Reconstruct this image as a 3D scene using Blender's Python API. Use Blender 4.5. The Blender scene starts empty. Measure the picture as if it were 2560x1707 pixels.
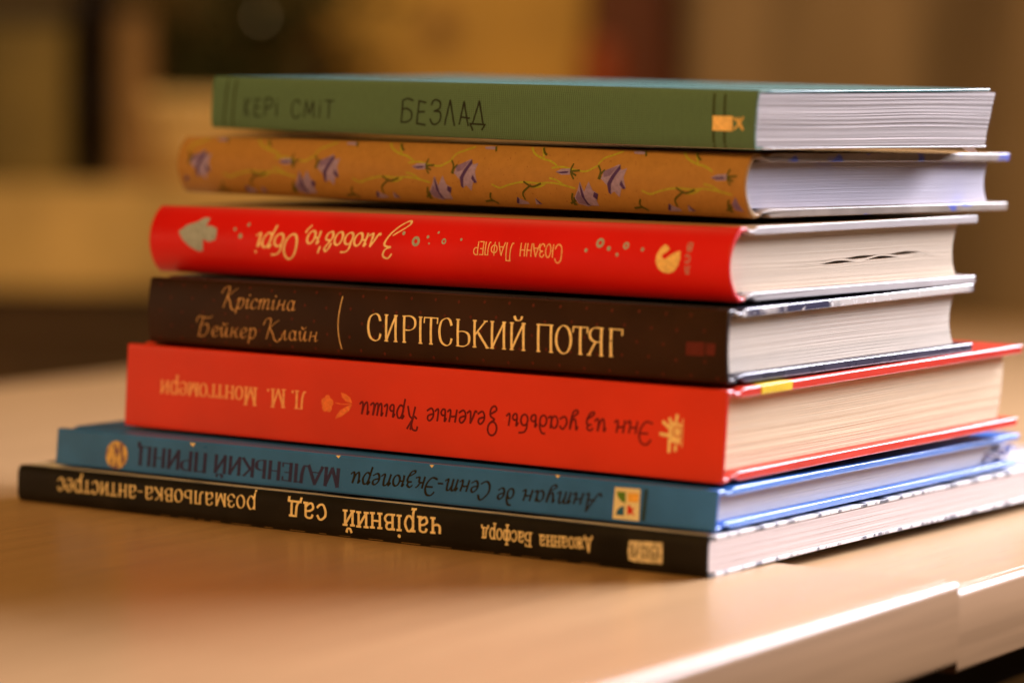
import bpy, bmesh, math, random
from mathutils import Vector, Matrix
random.seed(7)
S = bpy.context.scene
COL = S.collection
# ------------------------------------------------------------------ camera
cd = bpy.data.cameras.new('camera'); cam = bpy.data.objects.new('camera', cd); COL.objects.link(cam); S.camera = cam
CY, CP, CR = 0.03826, 0.08294, 0.010835
fw = Vector((math.sin(CY)*math.cos(CP), math.cos(CY)*math.cos(CP), -math.sin(CP)))
r0 = Vector((math.cos(CY), -math.sin(CY), 0)); u0 = r0.cross(fw)
rr = r0*math.cos(CR)+u0*math.sin(CR); uu = u0*math.cos(CR)-r0*math.sin(CR)
mw = Matrix((( rr.x, uu.x, -fw.x, 0), (rr.y, uu.y, -fw.y, -0.80702), (rr.z, uu.z, -fw.z, 0.12652), (0, 0, 0, 1)))
cam.matrix_world = mw
cd.sensor_width = 36; cd.lens = 112.1; cd.clip_start = 0.02; cd.clip_end = 60
cd.dof.use_dof = True; cd.dof.focus_distance = 0.872; cd.dof.aperture_fstop = 5.3; cd.dof.aperture_blades = 0
# ------------------------------------------------------------------ light
W = bpy.data.worlds.new('World'); S.world = W; W.use_nodes = True
bg = W.node_tree.nodes['Background']; bg.inputs[0].default_value = (1.0, .55, .24, 1); bg.inputs[1].default_value = 0.035
def area(name, loc, target, sx, sy, power, col):
    l = bpy.data.lights.new(name, 'AREA'); l.shape = 'RECTANGLE'; l.size = sx; l.size_y = sy; l.energy = power; l.color = col
    o = bpy.data.objects.new(name, l); COL.objects.link(o); o.location = loc
    d = Vector(target)-Vector(loc); o.rotation_euler = d.to_track_quat('-Z', 'Y').to_euler(); return o
area('window_light', (1.03, .63, .60), (.12, -.16, .0), .80, .48, 17.5, (.88, .87, 1.0)).data.spread = math.radians(78)
area('room_lamp', (-.75, -1.35, 1.15), (0, .05, .05), .55, .55, 30, (1.0, .53, .17))
area('left_sheen_fill', (-1.25, .10, .14), (-.05, .08, .05), .34, .26, .08, (1.0, .62, .34)).data.spread = math.radians(60)  # added fill, a trace of sheen for the left spine ends
area('back_fill', (-.15, .55, .95), (-.02, 1.5, .08), .5, .3, 6.5, (1.0, .66, .28))  # added unseen fill that brightens the room behind
S.view_settings.view_transform = 'Standard'; S.view_settings.look = 'None'; S.view_settings.exposure = 0; S.view_settings.gamma = 1
S.view_settings.use_curve_mapping = False
S.cycles.use_denoising = True; S.cycles.max_bounces = 8; S.cycles.sample_clamp_indirect = 6
# ------------------------------------------------------------------ materials
def M(name, col, rough=.5, spec=.5, var=.0, vscale=60, stretch=(1, 1, 1), bump=0, bscale=400, bstretch=(1, 1, 1), coat=0, coat_rough=.12, col2=None, ramp=(.35, .65), sheen=0, detail=4, flecks=None, hue=None):
    m = bpy.data.materials.new(name); m.use_nodes = True; nt = m.node_tree; N = nt.nodes; K = nt.links
    b = N['Principled BSDF']; b.inputs['Roughness'].default_value = rough; b.inputs['Specular IOR Level'].default_value = spec
    if coat: b.inputs['Coat Weight'].default_value = coat; b.inputs['Coat Roughness'].default_value = coat_rough
    if sheen: b.inputs['Sheen Weight'].default_value = sheen
    tc = N.new('ShaderNodeTexCoord')
    def noise(scale, st, det=detail):
        mp = N.new('ShaderNodeMapping'); mp.inputs['Scale'].default_value = st; K.new(tc.outputs['Object'], mp.inputs[0])
        n = N.new('ShaderNodeTexNoise'); n.inputs['Scale'].default_value = scale; n.inputs['Detail'].default_value = det; K.new(mp.outputs[0], n.inputs['Vector']); return n
    c4 = tuple(col)+(1,)
    if var or col2:
        n = noise(vscale, stretch); rp = N.new('ShaderNodeValToRGB'); rp.color_ramp.elements[0].position = ramp[0]; rp.color_ramp.elements[1].position = ramp[1]
        lo = tuple(max(0, x*(1-var)) for x in col)+(1,); hi = (tuple(col2)+(1,)) if col2 else tuple(min(1, x*(1+var)) for x in col)+(1,)
        rp.color_ramp.elements[0].color = lo if not col2 else c4; rp.color_ramp.elements[1].color = hi
        K.new(n.outputs[0], rp.inputs[0]); last = rp.outputs[0]
        if flecks:
            n2 = noise(flecks[0], flecks[3] if len(flecks) > 3 else (1, 1, 1), 2); r2 = N.new('ShaderNodeValToRGB'); r2.color_ramp.elements[0].position = flecks[1]; r2.color_ramp.elements[1].position = min(1, flecks[1]+.05)
            K.new(n2.outputs[0], r2.inputs[0]); mx = N.new('ShaderNodeMix'); mx.data_type = 'RGBA'; K.new(r2.outputs[0], mx.inputs[0]); K.new(last, mx.inputs[6]); mx.inputs[7].default_value = tuple(flecks[2])+(1,)
            last = mx.outputs[2]
        K.new(last, b.inputs['Base Color'])
        mr = N.new('ShaderNodeMapRange'); mr.inputs[3].default_value = max(.02, rough-.07); mr.inputs[4].default_value = min(1, rough+.07); K.new(n.outputs[0], mr.inputs[0]); K.new(mr.outputs[0], b.inputs['Roughness'])
    else: b.inputs['Base Color'].default_value = c4
    if bump:
        n = noise(bscale, bstretch, 3); bp = N.new('ShaderNodeBump'); bp.inputs['Strength'].default_value = bump; bp.inputs['Distance'].default_value = .0003
        K.new(n.outputs[0], bp.inputs['Height']); K.new(bp.outputs[0], b.inputs['Normal'])
    return m
def paper(name, col, dark=.22, fine=1.0):
    # page edges: streaks along y, fine in z
    return M(name, col, rough=.85, spec=.15, var=dark, vscale=6*fine, stretch=(4, 4, 560), bump=.3, bscale=6, bstretch=(5, 6, 1500), ramp=(.22, .72), detail=9)
def cloth_mat(name, col):
    m = M(name, col, rough=.6, spec=.35, var=.10, vscale=220, stretch=(5, 1, 1.5), ramp=(.2, .8))
    nt = m.node_tree; N = nt.nodes; K = nt.links; b = N['Principled BSDF']
    tc = N.new('ShaderNodeTexCoord'); ws = []
    for d, sc in (('X', 430), ('Z', 520)):
        w = N.new('ShaderNodeTexWave'); w.bands_direction = d; w.inputs['Scale'].default_value = sc; w.inputs['Distortion'].default_value = 1.2; w.inputs['Detail Scale'].default_value = .02; K.new(tc.outputs['Object'], w.inputs[0]); ws.append(w)
    ad = N.new('ShaderNodeMath'); ad.operation = 'MAXIMUM'; K.new(ws[0].outputs['Fac'], ad.inputs[0]); K.new(ws[1].outputs['Fac'], ad.inputs[1])
    mr = N.new('ShaderNodeMapRange'); mr.inputs[3].default_value = .72; mr.inputs[4].default_value = 1.12; K.new(ws[0].outputs['Fac'], mr.inputs[0])
    src = b.inputs['Base Color'].links[0].from_socket; mx = N.new('ShaderNodeMix'); mx.data_type = 'RGBA'; mx.blend_type = 'MULTIPLY'; mx.inputs[0].default_value = 1; K.new(src, mx.inputs[6]); K.new(mr.outputs[0], mx.inputs[7]); K.new(mx.outputs[2], b.inputs['Base Color'])
    bp = N.new('ShaderNodeBump'); bp.inputs['Strength'].default_value = .6; bp.inputs['Distance'].default_value = .00025; K.new(ad.outputs[0], bp.inputs['Height']); K.new(bp.outputs[0], b.inputs['Normal'])
    return m
def ink(name, col, rough=.5, spec=.3): return M(name, col, rough=rough, spec=spec, var=.12, vscale=900)
# ------------------------------------------------------------------ helpers
def link(name, me, mat, parent=None, smooth=False, label=None):
    o = bpy.data.objects.new(name, me); COL.objects.link(o)
    for m in (mat if isinstance(mat, (list, tuple)) else [mat]): me.materials.append(m)
    if smooth:
        for p in me.polygons: p.use_smooth = True
    if parent: o.parent = parent
    if label: o['label'] = label
    return o
def obj(name, vs, fs, mat, parent=None, smooth=False, bevel=0, label=None, seg=2, recalc=True):
    me = bpy.data.meshes.new(name); me.from_pydata([tuple(v) for v in vs], [], [tuple(f) for f in fs]); me.update()
    if recalc:
        bm = bmesh.new(); bm.from_mesh(me); bmesh.ops.recalc_face_normals(bm, faces=bm.faces); bm.to_mesh(me); bm.free()
    o = link(name, me, mat, parent, smooth, label)
    if bevel:
        b = o.modifiers.new('bevel', 'BEVEL'); b.width = bevel; b.segments = seg; b.limit_method = 'ANGLE'; b.angle_limit = math.radians(35)
        for p in me.polygons: p.use_smooth = True
        w = o.modifiers.new('wn', 'WEIGHTED_NORMAL'); w.keep_sharp = False
    return o
def tag(o, label, cat, group=None, kind=None):
    if label: o['label'] = label
    if cat: o['category'] = cat
    if group: o['group'] = group
    if kind: o['kind'] = kind
    return o
def empty(name, loc, rz=0):
    o = bpy.data.objects.new(name, None); COL.objects.link(o); o.location = loc; o.rotation_euler = (0, 0, rz); o.empty_display_size = .02; return o
def boxv(x0, x1, y0, y1, z0, z1):
    return [(x0,y0,z0),(x1,y0,z0),(x1,y1,z0),(x0,y1,z0),(x0,y0,z1),(x1,y0,z1),(x1,y1,z1),(x0,y1,z1)], [(0,3,2,1),(4,5,6,7),(0,1,5,4),(1,2,6,5),(2,3,7,6),(3,0,4,7)]
def prism(profile, x0, x1, nx=1):
    # closed (y,z) profile swept along x, caps at both ends
    n = len(profile); vs = []; fs = []
    for i in range(nx+1):
        x = x0+(x1-x0)*i/nx
        vs += [(x, y, z) for y, z in profile]
    for i in range(nx):
        for j in range(n):
            k = (j+1) % n; fs.append((i*n+j, i*n+k, (i+1)*n+k, (i+1)*n+j))
    fs.append(tuple(range(n))); fs.append(tuple(nx*n+j for j in range(n)))
    return vs, fs
def lathe(prof, n=24):
    vs = []; fs = []
    for r, z in prof:
        for k in range(n): a = 2*math.pi*k/n; vs.append((r*math.cos(a), r*math.sin(a), z))
    for i in range(len(prof)-1):
        for k in range(n): k2 = (k+1) % n; fs.append((i*n+k, i*n+k2, (i+1)*n+k2, (i+1)*n+k))
    fs.append(tuple(range(n))); fs.append(tuple((len(prof)-1)*n+k for k in range(n)))
    return vs, fs
# ------------------------------------------------------------------ lettering: pen strokes per glyph
# L straight, C smooth curve, O ellipse (cx cy rx ry), D dot (x y r);  'a'/'b' after the letter puts a serif on the first/last point, 'x' on both
UP = {
'А': (.74, 'La 0,0 .36,1;Lb .36,1 .74,0;L .13,.34 .6,.34'),
'Б': (.6, 'Lx .1,0 .1,1;Lv .1,1 .54,1;C .1,.56 .32,.58 .54,.46 .56,.18 .4,.01 .1,0'),
'Г': (.56, 'Lx .1,0 .1,1;Lv .1,1 .54,1'),
'Д': (.78, 'L .04,.0 .74,.0;C .12,0 .26,.3 .36,1;L .36,1 .62,0;L .04,.0 .02,-.2;L .74,.0 .76,-.2'),
'Е': (.56, 'Lx .1,0 .1,1;Lv .1,1 .52,1;L .1,.53 .42,.53;Lv .1,0 .54,0'),
'З': (.56, 'C .05,.8 .12,.96 .28,1.01 .48,.9 .46,.66 .2,.54;C .2,.54 .5,.5 .54,.2 .34,0 .14,.02 .03,.2'),
'И': (.72, 'Lx .1,0 .1,1;L .1,0 .6,1;Lx .6,0 .6,1'),
'І': (.26, 'Lx .13,0 .13,1'), 'і': (.26, 'Lx .13,0 .13,.72;D .15,.95 .055'),
'К': (.66, 'Lx .1,0 .1,1;Lb .12,.46 .56,1;Lb .24,.58 .64,0'),
'Л': (.68, 'Lx .58,0 .58,1;L .26,1 .58,1;C .26,1 .24,.45 .14,.05 .02,.04'),
'М': (.86, 'Lx .1,0 .1,1;L .1,1 .42,0;L .42,0 .74,1;Lx .74,0 .74,1'),
'Н': (.7, 'Lx .1,0 .1,1;Lx .58,0 .58,1;L .1,.52 .58,.52'),
'О': (.74, 'O .37,.5 .31,.52'),
'П': (.7, 'Lx .1,0 .1,1;Lx .58,0 .58,1;L .1,1 .58,1'),
'Р': (.58, 'Lx .1,0 .1,1;C .1,1 .36,1.01 .54,.88 .54,.62 .36,.48 .1,.48'),
'С': (.68, 'C .6,.78 .52,.96 .36,1.02 .14,.88 .06,.5 .14,.12 .36,-.02 .54,.06 .61,.24'),
'Т': (.64, 'La .32,0 .32,1;Lw .02,1 .62,1'),
'Ф': (.8, 'Lx .4,0 .4,1;O .4,.52 .33,.3'),
'Ц': (.74, 'Lx .1,0 .1,1;Lx .58,0 .58,1;L .1,0 .68,0;L .68,0 .7,-.2'),
'Ь': (.56, 'Lx .1,0 .1,1;C .1,.54 .34,.56 .52,.44 .52,.14 .34,.0 .1,0'),
'Э': (.66, 'C .06,.8 .16,.98 .36,1.01 .56,.84 .6,.5 .52,.14 .32,-.02 .12,.06 .04,.22;L .2,.5 .58,.5'),
'Ю': (.98, 'Lx .1,0 .1,1;O .62,.5 .28,.52;L .1,.5 .34,.5'),
'Я': (.64, 'Lx .52,0 .52,1;C .52,1 .26,1.01 .08,.88 .08,.64 .26,.5 .52,.5;La .02,0 .3,.5'),
'.': (.26, 'D .12,.06 .09'), ',': (.26, 'C .14,.12 .16,.0 .04,-.2'), '-': (.5, 'L .08,.42 .42,.42'), "'": (.2, 'L .12,1.05 .06,.75'),
}
UP['Й'] = (.72, UP['И'][1]+';C .2,1.24 .26,1.13 .36,1.1 .46,1.13 .52,1.24;D .2,1.22 .05;D .5,1.22 .05')
LO = {
'а': (.86, 'C .14,.8 .22,.97 .42,1.02 .62,.92 .64,.7;Lb .64,.75 .66,.0;C .64,.56 .3,.5 .1,.3 .2,.02 .42,.04 .64,.26'),
'в': (.84, 'Lx .14,0 .14,1;C .14,1 .5,1.02 .62,.8 .48,.58 .14,.54;C .14,.54 .56,.54 .72,.28 .54,.02 .14,0'),
'г': (.68, 'Lx .16,0 .16,1;Lv .16,1 .6,1'),
'д': (.95, 'L .04,0 .9,0;C .16,0 .3,.3 .36,1;L .3,1 .7,1;Lx .68,0 .68,1;L .05,0 .03,-.26;L .9,0 .92,-.26'),
'е': (.8, 'C .12,.54 .68,.54 .64,.86 .4,1.02 .16,.86 .08,.48 .2,.08 .44,-.02 .7,.16'),
'ж': (1.1, 'Lx .55,0 .55,1;C .04,1 .3,.6 .55,.52;C .04,0 .3,.42 .55,.52;C 1.06,1 .8,.6 .55,.52;C 1.06,0 .8,.42 .55,.52'),
'з': (.72, 'C .08,.78 .2,.98 .42,1.0 .58,.8 .46,.58 .26,.52;C .26,.52 .58,.5 .64,.22 .4,-.01 .18,.02 .06,.2'),
'и': (.92, 'Lx .14,0 .14,1;L .14,.04 .72,.96;Lx .72,0 .72,1'),
'і': (.42, 'Lx .2,0 .2,1;D .2,1.42 .13'),
'к': (.84, 'Lx .14,0 .14,1;Lb .16,.5 .68,1;Lb .3,.6 .76,0'),
'л': (.9, 'Lx .7,0 .7,1;L .3,1 .7,1;C .3,1 .28,.3 .16,.02 .04,.06'),
'м': (1.06, 'Lx .12,0 .12,1;L .12,1 .5,.02;L .5,.02 .88,1;Lx .88,0 .88,1'),
'н': (.92, 'Lx .14,0 .14,1;Lx .72,0 .72,1;L .14,.52 .72,.52'),
'о': (.84, 'O .42,.5 .33,.52'),
'п': (.92, 'Lx .14,0 .14,1;Lx .72,0 .72,1;L .14,1 .72,1'),
'р': (.88, 'Lx .16,-.5 .16,1;C .16,.74 .36,1.0 .58,.98 .76,.5 .58,.02 .36,.0 .16,.26'),
'с': (.74, 'C .66,.76 .52,.98 .36,1.01 .1,.76 .08,.4 .24,.02 .48,-.01 .68,.2'),
'т': (.8, 'La .4,0 .4,1;Lw .06,1 .74,1'),
'ф': (1.0, 'Lx .5,-.5 .5,1.45;O .26,.5 .2,.5;O .74,.5 .2,.5'),
'ч': (.86, 'C .14,1 .14,.6 .3,.44 .66,.52;Lx .66,0 .66,1'),
'ь': (.78, 'Lx .14,0 .14,1;C .14,.56 .46,.58 .68,.44 .66,.1 .42,0 .14,0'),
'.': (.3, 'D .14,.09 .12'), '-': (.62, 'L .1,.45 .52,.45'), ',': (.3, 'C .16,.12 .18,-.06 .02,-.34'),
}
LO['й'] = (.92, LO['и'][1]+';C .24,1.5 .32,1.28 .43,1.24 .54,1.28 .62,1.5;D .26,1.44 .07;D .6,1.44 .07')
CU = {
'а': (.86, 'O .34,.5 .26,.5;C .64,1 .6,.4 .66,.02 .86,.18'),
'б': (.82, 'O .38,.46 .28,.46;C .14,.7 .16,1.2 .36,1.5 .74,1.56'),
'в': (.8, 'C .08,.9 .2,1.3 .4,1.56 .5,1.3 .3,.9 .12,.4 .3,.0 .58,.2 .56,.6 .26,.68'),
'г': (.6, 'C .06,.8 .2,1 .4,.96 .44,.8 .1,.25 .2,.0 .46,.14'),
'д': (.8, 'O .36,.44 .27,.46;C .62,.5 .6,1.0 .4,1.46 .14,1.5'),
'ґ': (.86, 'O .34,.5 .26,.5;C .62,1 .6,.2 .5,-.5 .24,-.6 .2,-.3 .7,.1'),
'е': (.7, 'C .1,.44 .5,.6 .54,.9 .34,1.02 .1,.7 .1,.25 .3,-.02 .64,.2'),
'з': (.7, 'C .08,.82 .26,1.02 .5,.86 .44,.6 .2,.52;C .2,.52 .54,.5 .56,.12 .36,-.4 .1,-.52 .1,-.3 .6,.1'),
'ӡ': (.66, 'C .08,.82 .26,1.02 .5,.86 .44,.6 .2,.52;C .2,.52 .54,.5 .54,.18 .3,-.02 .06,.12'),
'и': (.92, 'C .02,.75 .14,1 .16,.4 .28,.0 .5,.3 .62,1;C .64,1 .6,.3 .7,.0 .9,.2'),
'і': (.44, 'C .02,.75 .16,1.0 .14,.35 .2,.0 .42,.2;D .24,1.38 .1'),
'к': (.86, 'L .16,1 .1,0;C .12,.46 .4,.6 .56,.9 .7,1;C .26,.52 .5,.46 .54,.05 .82,.12'),
'л': (.84, 'C .02,.06 .16,.0 .3,.5 .5,1;C .5,1 .52,.3 .6,.0 .82,.18'),
'м': (1.06, 'C .02,.06 .14,.0 .24,.5 .34,1;L .34,1 .46,.12;L .46,.12 .76,1;C .76,1 .76,.3 .84,.0 1.04,.18'),
'н': (.92, 'L .2,1 .12,0;C .14,.48 .4,.56 .68,.54;C .7,1 .64,.3 .7,.0 .9,.18'),
'о': (.76, 'O .36,.5 .27,.51'),
'п': (.9, 'C .02,.75 .14,1.02 .18,.7 .12,0;C .14,.5 .34,.96 .56,1.0 .62,.6 .6,.1 .7,.0 .88,.2'),
'р': (.82, 'C .04,.8 .18,1.05 .18,.6 .08,-.56;C .14,.4 .3,.96 .56,.98 .68,.5 .48,.0 .24,.02 .14,.2'),
'с': (.68, 'C .58,.8 .44,1.0 .28,.98 .08,.6 .1,.2 .3,-.01 .62,.2'),
'т': (1.2, 'C .02,.75 .14,1.02 .18,.7 .12,0;C .14,.5 .3,.98 .5,.98 .52,.5 .5,0;C .52,.5 .7,.98 .9,.98 .94,.5 .92,.1 1.0,.0 1.18,.2'),
'у': (.84, 'C .04,.78 .14,1.02 .2,.5 .32,.14 .52,.3 .64,1;C .66,1 .6,.2 .46,-.44 .2,-.6 .12,-.36 .6,.06'),
'ш': (1.24, 'C .02,.75 .14,1 .16,.4 .24,.0 .42,.2 .52,1;C .52,1 .5,.3 .58,.0 .76,.2 .88,1;C .9,1 .86,.3 .96,.0 1.2,.2'),
'ы': (1.04, 'C .02,.75 .16,1.0 .14,.4 .2,.02 .4,.04 .5,.3 .36,.52 .14,.46;C .78,1 .74,.3 .8,.0 1.02,.2'),
'ь': (.66, 'C .02,.75 .16,1.0 .14,.4 .2,.02 .42,.04 .54,.3 .38,.54 .14,.46'),
'ю': (1.1, 'C .04,.8 .18,1 .14,.4 .16,.02;C .14,.5 .3,.52 .44,.5;O .72,.5 .27,.5'),
'.': (.3, 'D .12,.08 .1'), ',': (.34, 'C .2,.14 .16,-.1 .0,-.4'), '-': (.6, 'L .08,.46 .5,.46'), "'": (.3, 'L .2,1.7 .1,1.2'),
}
CU['й'] = (.92, CU['и'][1]+';C .24,1.42 .36,1.24 .5,1.26 .66,1.46')
CUCAP = {   # swash capitals (cap height 1)
'К': (.62, 'C -.1,.72 -.02,.98 .2,1.0 .16,.4 .1,0;C .58,.98 .4,.82 .16,.5;C .2,.54 .36,.3 .46,.0 .62,-.12 .74,.0'),
'Б': (.62, 'C -.06,.7 .02,.98 .2,.94 .5,.92 .62,1.02;C .24,.92 .16,.5 .12,.02;C .12,.5 .44,.6 .5,.3 .36,.0 .06,.0'),
'З': (.62, 'C .1,.84 .26,1.04 .5,.94 .46,.66 .22,.54;C .22,.54 .54,.46 .5,.1 .24,-.34 -.1,-.62 -.22,-.44 .3,.02'),
'О': (.6, 'O .3,.5 .22,.5'),
'Э': (.52, 'C .02,.8 .16,1.0 .38,.96 .5,.66 .46,.3 .26,.0 .0,.06;L .16,.52 .5,.52'),
'А': (.7, 'C -.06,.1 .06,-.04 .2,.2 .52,1.0;C .52,1 .54,.4 .56,.0 .7,.06;L .2,.36 .56,.36'),
'С': (.58, 'C .56,.78 .46,1.0 .3,.98 .06,.6 .08,.18 .28,-.02 .54,.14'),
}
CUCAPM = dict(CUCAP)
CUCAPM['З'] = (.56, 'O .24,.72 .2,.3;C .3,.42 .18,.3 .36,.16 .36,-.16 .2,-.28 .12,-.1 .4,.1')
CUCAPM['К'] = (.66, 'C .02,.86 .06,1.02 .24,.98 .32,.7 .24,.42 .1,.5;L .34,1.0 .22,.0;L .5,.98 .26,.5;C .28,.52 .44,.4 .56,.0')
# font: (lower, upper, thin, thick, nib angle deg, slant, serif half length, spacing) - widths in mm-free units of x-height (lower) / cap
HAND = dict(UP)
HAND['Л'] = (.52, 'L .02,0 .22,1.02;L .22,1.02 .5,-.02'); HAND['А'] = (.56, 'L .02,.04 .2,.98;L .2,.98 .5,.0;L .08,.34 .56,.3')
HAND['Д'] = (.84, 'L .14,.06 .42,1;L .42,1 .7,.05;L .0,.06 .82,.04;L .02,.06 .16,-.2;L .8,.04 .64,-.18')
HAND['К'] = (.56, 'L .1,.02 .14,1;L .46,.98 .12,.5;C .12,.5 .3,.2 .36,-.06'); HAND['Е'] = (.52, 'L .06,.0 .1,.96;L .1,.96 .46,.9;L .08,.5 .42,.52;L .06,.02 .5,-.03')
HAND['Б'] = (.58, 'L .08,.02 .1,.94;C .1,.94 .3,1.02 .56,.94;C .1,.56 .3,.6 .52,.44 .5,.16 .3,.04 .08,.03'); HAND['М'] = (.8, 'L .06,.0 .16,.98;L .16,.98 .4,.2;L .4,.2 .62,.96;L .62,.96 .74,.0')
FONTS = {
'hand':  (None, HAND, .06, .08, 20, .02, 0, .16), 'sansc': (None, UP, .085, .10, 0, 0, 0, .05),
'serif': (None, UP, .028, .105, 14, 0, .085, .0), 'bcap': (None, UP, .05, .25, 8, 0, .12, .09),
'ital':  (CU, CUCAP, .05, .17, 25, .22, 0, .05), 'script': (CU, CUCAP, .11, .23, 25, .26, 0, -.04),
'bser':  (LO, UP, .07, .23, 10, 0, .16, .07), 'mono': (CU, CUCAPM, .165, .195, 0, .06, 0, .03),
'bital': (CU, CUCAP, .12, .27, 28, .2, 0, .06), 'slab': (LO, UP, .12, .17, 0, 0, .17, .10),
'bslab': (LO, UP, .14, .20, 0, 0, .18, .14), 'nslab': (LO, UP, .06, .18, 20, .0, .1, .10),
}
def catmull(p, n=6):
    q = [p[0]]+list(p)+[p[-1]]; out = []
    for i in range(1, len(q)-2):
        for k in range(n):
            t = k/n; a, b, c, d = q[i-1], q[i], q[i+1], q[i+2]
            out.append(tuple(.5*((2*b[j])+(-a[j]+c[j])*t+(2*a[j]-5*b[j]+4*c[j]-d[j])*t*t+(-a[j]+3*b[j]-3*c[j]+d[j])*t**3) for j in (0, 1)))
    out.append(tuple(p[-1])); return out
def densify(p, n=6):
    out = []
    for a, b in zip(p[:-1], p[1:]): out += [(a[0]+(b[0]-a[0])*k/n, a[1]+(b[1]-a[1])*k/n) for k in range(n)]
    return out+[tuple(p[-1])]
def glyph_strokes(spec):
    for s in spec.split(';'):
        t = s.split(' '); k = t[0]
        if k[0] == 'O':
            cx, cy = map(float, t[1].split(',')); rx, ry = map(float, t[2].split(','))
            yield 'O', '', [(cx+rx*math.cos(a*math.pi/12), cy+ry*math.sin(a*math.pi/12)) for a in range(25)]
        elif k[0] == 'D': yield 'D', '', [tuple(map(float, t[1].split(','))), (float(t[2]), 0)]
        else:
            p = [tuple(map(float, a.split(','))) for a in t[1:]]
            yield k[0], k[1:], (catmull(p) if k[0] == 'C' else densify(p))
class Ink:
    def __init__(s): s.quads = []; s.i = 0; s.mi = 0; s.off = 0; s.meta = []
    def ribbon(s, pts, width, closed=False):
        # pts in mm, width = function(direction)->mm
        n = len(pts); L = []; R = []; s.i += 1
        for i in range(n):
            a = pts[max(i-1, 0)]; b = pts[min(i+1, n-1)]
            if closed and i in (0, n-1): a = pts[n-2]; b = pts[1]
            dx, dy = b[0]-a[0], b[1]-a[1]; l = math.hypot(dx, dy) or 1; dx /= l; dy /= l; w = width(dx, dy)/2
            x, y = pts[i]
            if not closed and i == 0: x -= dx*w*.5; y -= dy*w*.5
            if not closed and i == n-1: x += dx*w*.5; y += dy*w*.5
            L.append((x-dy*w, y+dx*w)); R.append((x+dy*w, y-dx*w))
        for i in range(n-1): s.quads.append(([L[i], R[i], R[i+1], L[i+1]], s.i, s.mi, s.off))
    def disc(s, c, r, ry=None, n=14):
        s.i += 1; ry = ry or r
        p = [(c[0]+r*math.cos(2*math.pi*k/n), c[1]+ry*math.sin(2*math.pi*k/n)) for k in range(n)]
        for k in range(n): s.quads.append(([c, p[k], p[(k+1) % n]], s.i, s.mi, s.off))
    def ring(s, c, r, w):
        s.ribbon([(c[0]+r*math.cos(2*math.pi*k/18), c[1]+r*math.sin(2*math.pi*k/18)) for k in range(19)], lambda a, b: w, True)
    def line(s, pts, w0, w1=None):
        s.ribbon(catmull(pts) if len(pts) > 2 else densify(pts, 10), lambda a, b: w0)
    def poly(s, pts, sl=.8):
        # fill a polygon, cut into horizontal strips so it can follow a rounded spine
        s.i += 1
        bm = bmesh.new(); vs = [bm.verts.new((x, y, 0)) for x, y in pts]; bm.faces.new(vs)
        y0 = min(p[1] for p in pts); y1 = max(p[1] for p in pts); k = y0+sl
        while k < y1-.05:
            bmesh.ops.bisect_plane(bm, geom=bm.verts[:]+bm.edges[:]+bm.faces[:], plane_co=(0, k, 0), plane_no=(0, 1, 0)); k += sl
        bmesh.ops.triangulate(bm, faces=bm.faces[:])
        for f in bm.faces: s.quads.append(([(v.co.x, v.co.y) for v in f.verts], s.i, s.mi, s.off))
        bm.free()
    def text(s, txt, font, u0, v0, u1, v1, xh, cap, spans=None, weight=1.0):
        lo, up, thin, thick, ang, slant, serif, gap = FONTS[font]
        ang = math.radians(ang); Lt = math.hypot(u1-u0, v1-v0); ex = ((u1-u0)/Lt, (v1-v0)/Lt); ey = (-ex[1], ex[0])
        items = []; x = 0
        for ch in txt:
            if lo is not None and ch in lo and not (ch in up and ch.isupper()): g = lo[ch]; hs = xh
            else: g = up[ch]; hs = cap*(1.38 if font == 'sansc' and len(items) == 0 and len(txt) > 1 else 1)
            items.append((g, hs, x)); x += (g[0]+gap)*hs
        tot = x-gap*items[-1][1]; sx = Lt/tot
        wunit = xh if lo is not None else cap
        def wf(dx, dy):
            a = math.atan2(dy, dx)-ang; return weight*wunit*(thin+(thick-thin)*abs(math.sin(a))**1.4)
        for i, (g, hs, x) in enumerate(items):
            if spans:
                a, b = spans[i]; xs0, sc = a, (b-a)/g[0]
            else: xs0, sc = x*sx, hs*sx
            jit = (random.uniform(-.02, .02)*hs if font in ('hand', 'bslab', 'slab') else 0)
            def mp(p): 
                X = xs0+p[0]*sc+slant*p[1]*hs; Y = p[1]*hs+jit
                return (u0+ex[0]*X+ey[0]*Y, v0+ex[1]*X+ey[1]*Y)
            def wloc(dx, dy): return wf(dx*ex[0]+dy*ex[1], dx*ey[0]+dy*ey[1])
            for k, fl, pts in glyph_strokes(g[1]):
                if k == 'D': s.disc(mp(pts[0]), pts[1][0]*hs*1.05, n=10); continue
                s.ribbon([mp(p) for p in pts], wloc, k == 'O')
                if serif and fl:
                    ends = []
                    if 'a' in fl or 'x' in fl: ends.append(pts[0])
                    if 'b' in fl or 'x' in fl: ends.append(pts[-1])
                    hw = serif*hs/sc
                    for e in ends: s.ribbon([mp((e[0]-hw, e[1])), mp((e[0]+hw, e[1]))], lambda a, b: weight*wunit*max(thin*1.1, .04))
                    if fl in ('v', 'w'):
                        for e in ([pts[-1]] if fl == 'v' else [pts[0], pts[-1]]):
                            d = -.2 if e[1] > .5 else .2
                            s.ribbon([mp((e[0], e[1])), mp((e[0]-.01, e[1]+d))], lambda a, b: weight*wunit*(thin+thick)*.42)
    def build(s, name, book, mat, eps=.00004, label=None):
        vs = []; fs = []; mis = []
        for q, i, mi, off in s.quads:
            b = len(vs); mis.append(mi)
            for u, v in q: vs.append(book.onspine(u/1000, v/1000, eps+off+.0000025*(i % 11)))
            fs.append(tuple(range(b, b+len(q))))
        o = obj(name, vs, fs, mat, book.root, label=label, recalc=False)
        for p, m_ in zip(o.data.polygons, mis): p.material_index = m_
        return o
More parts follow.
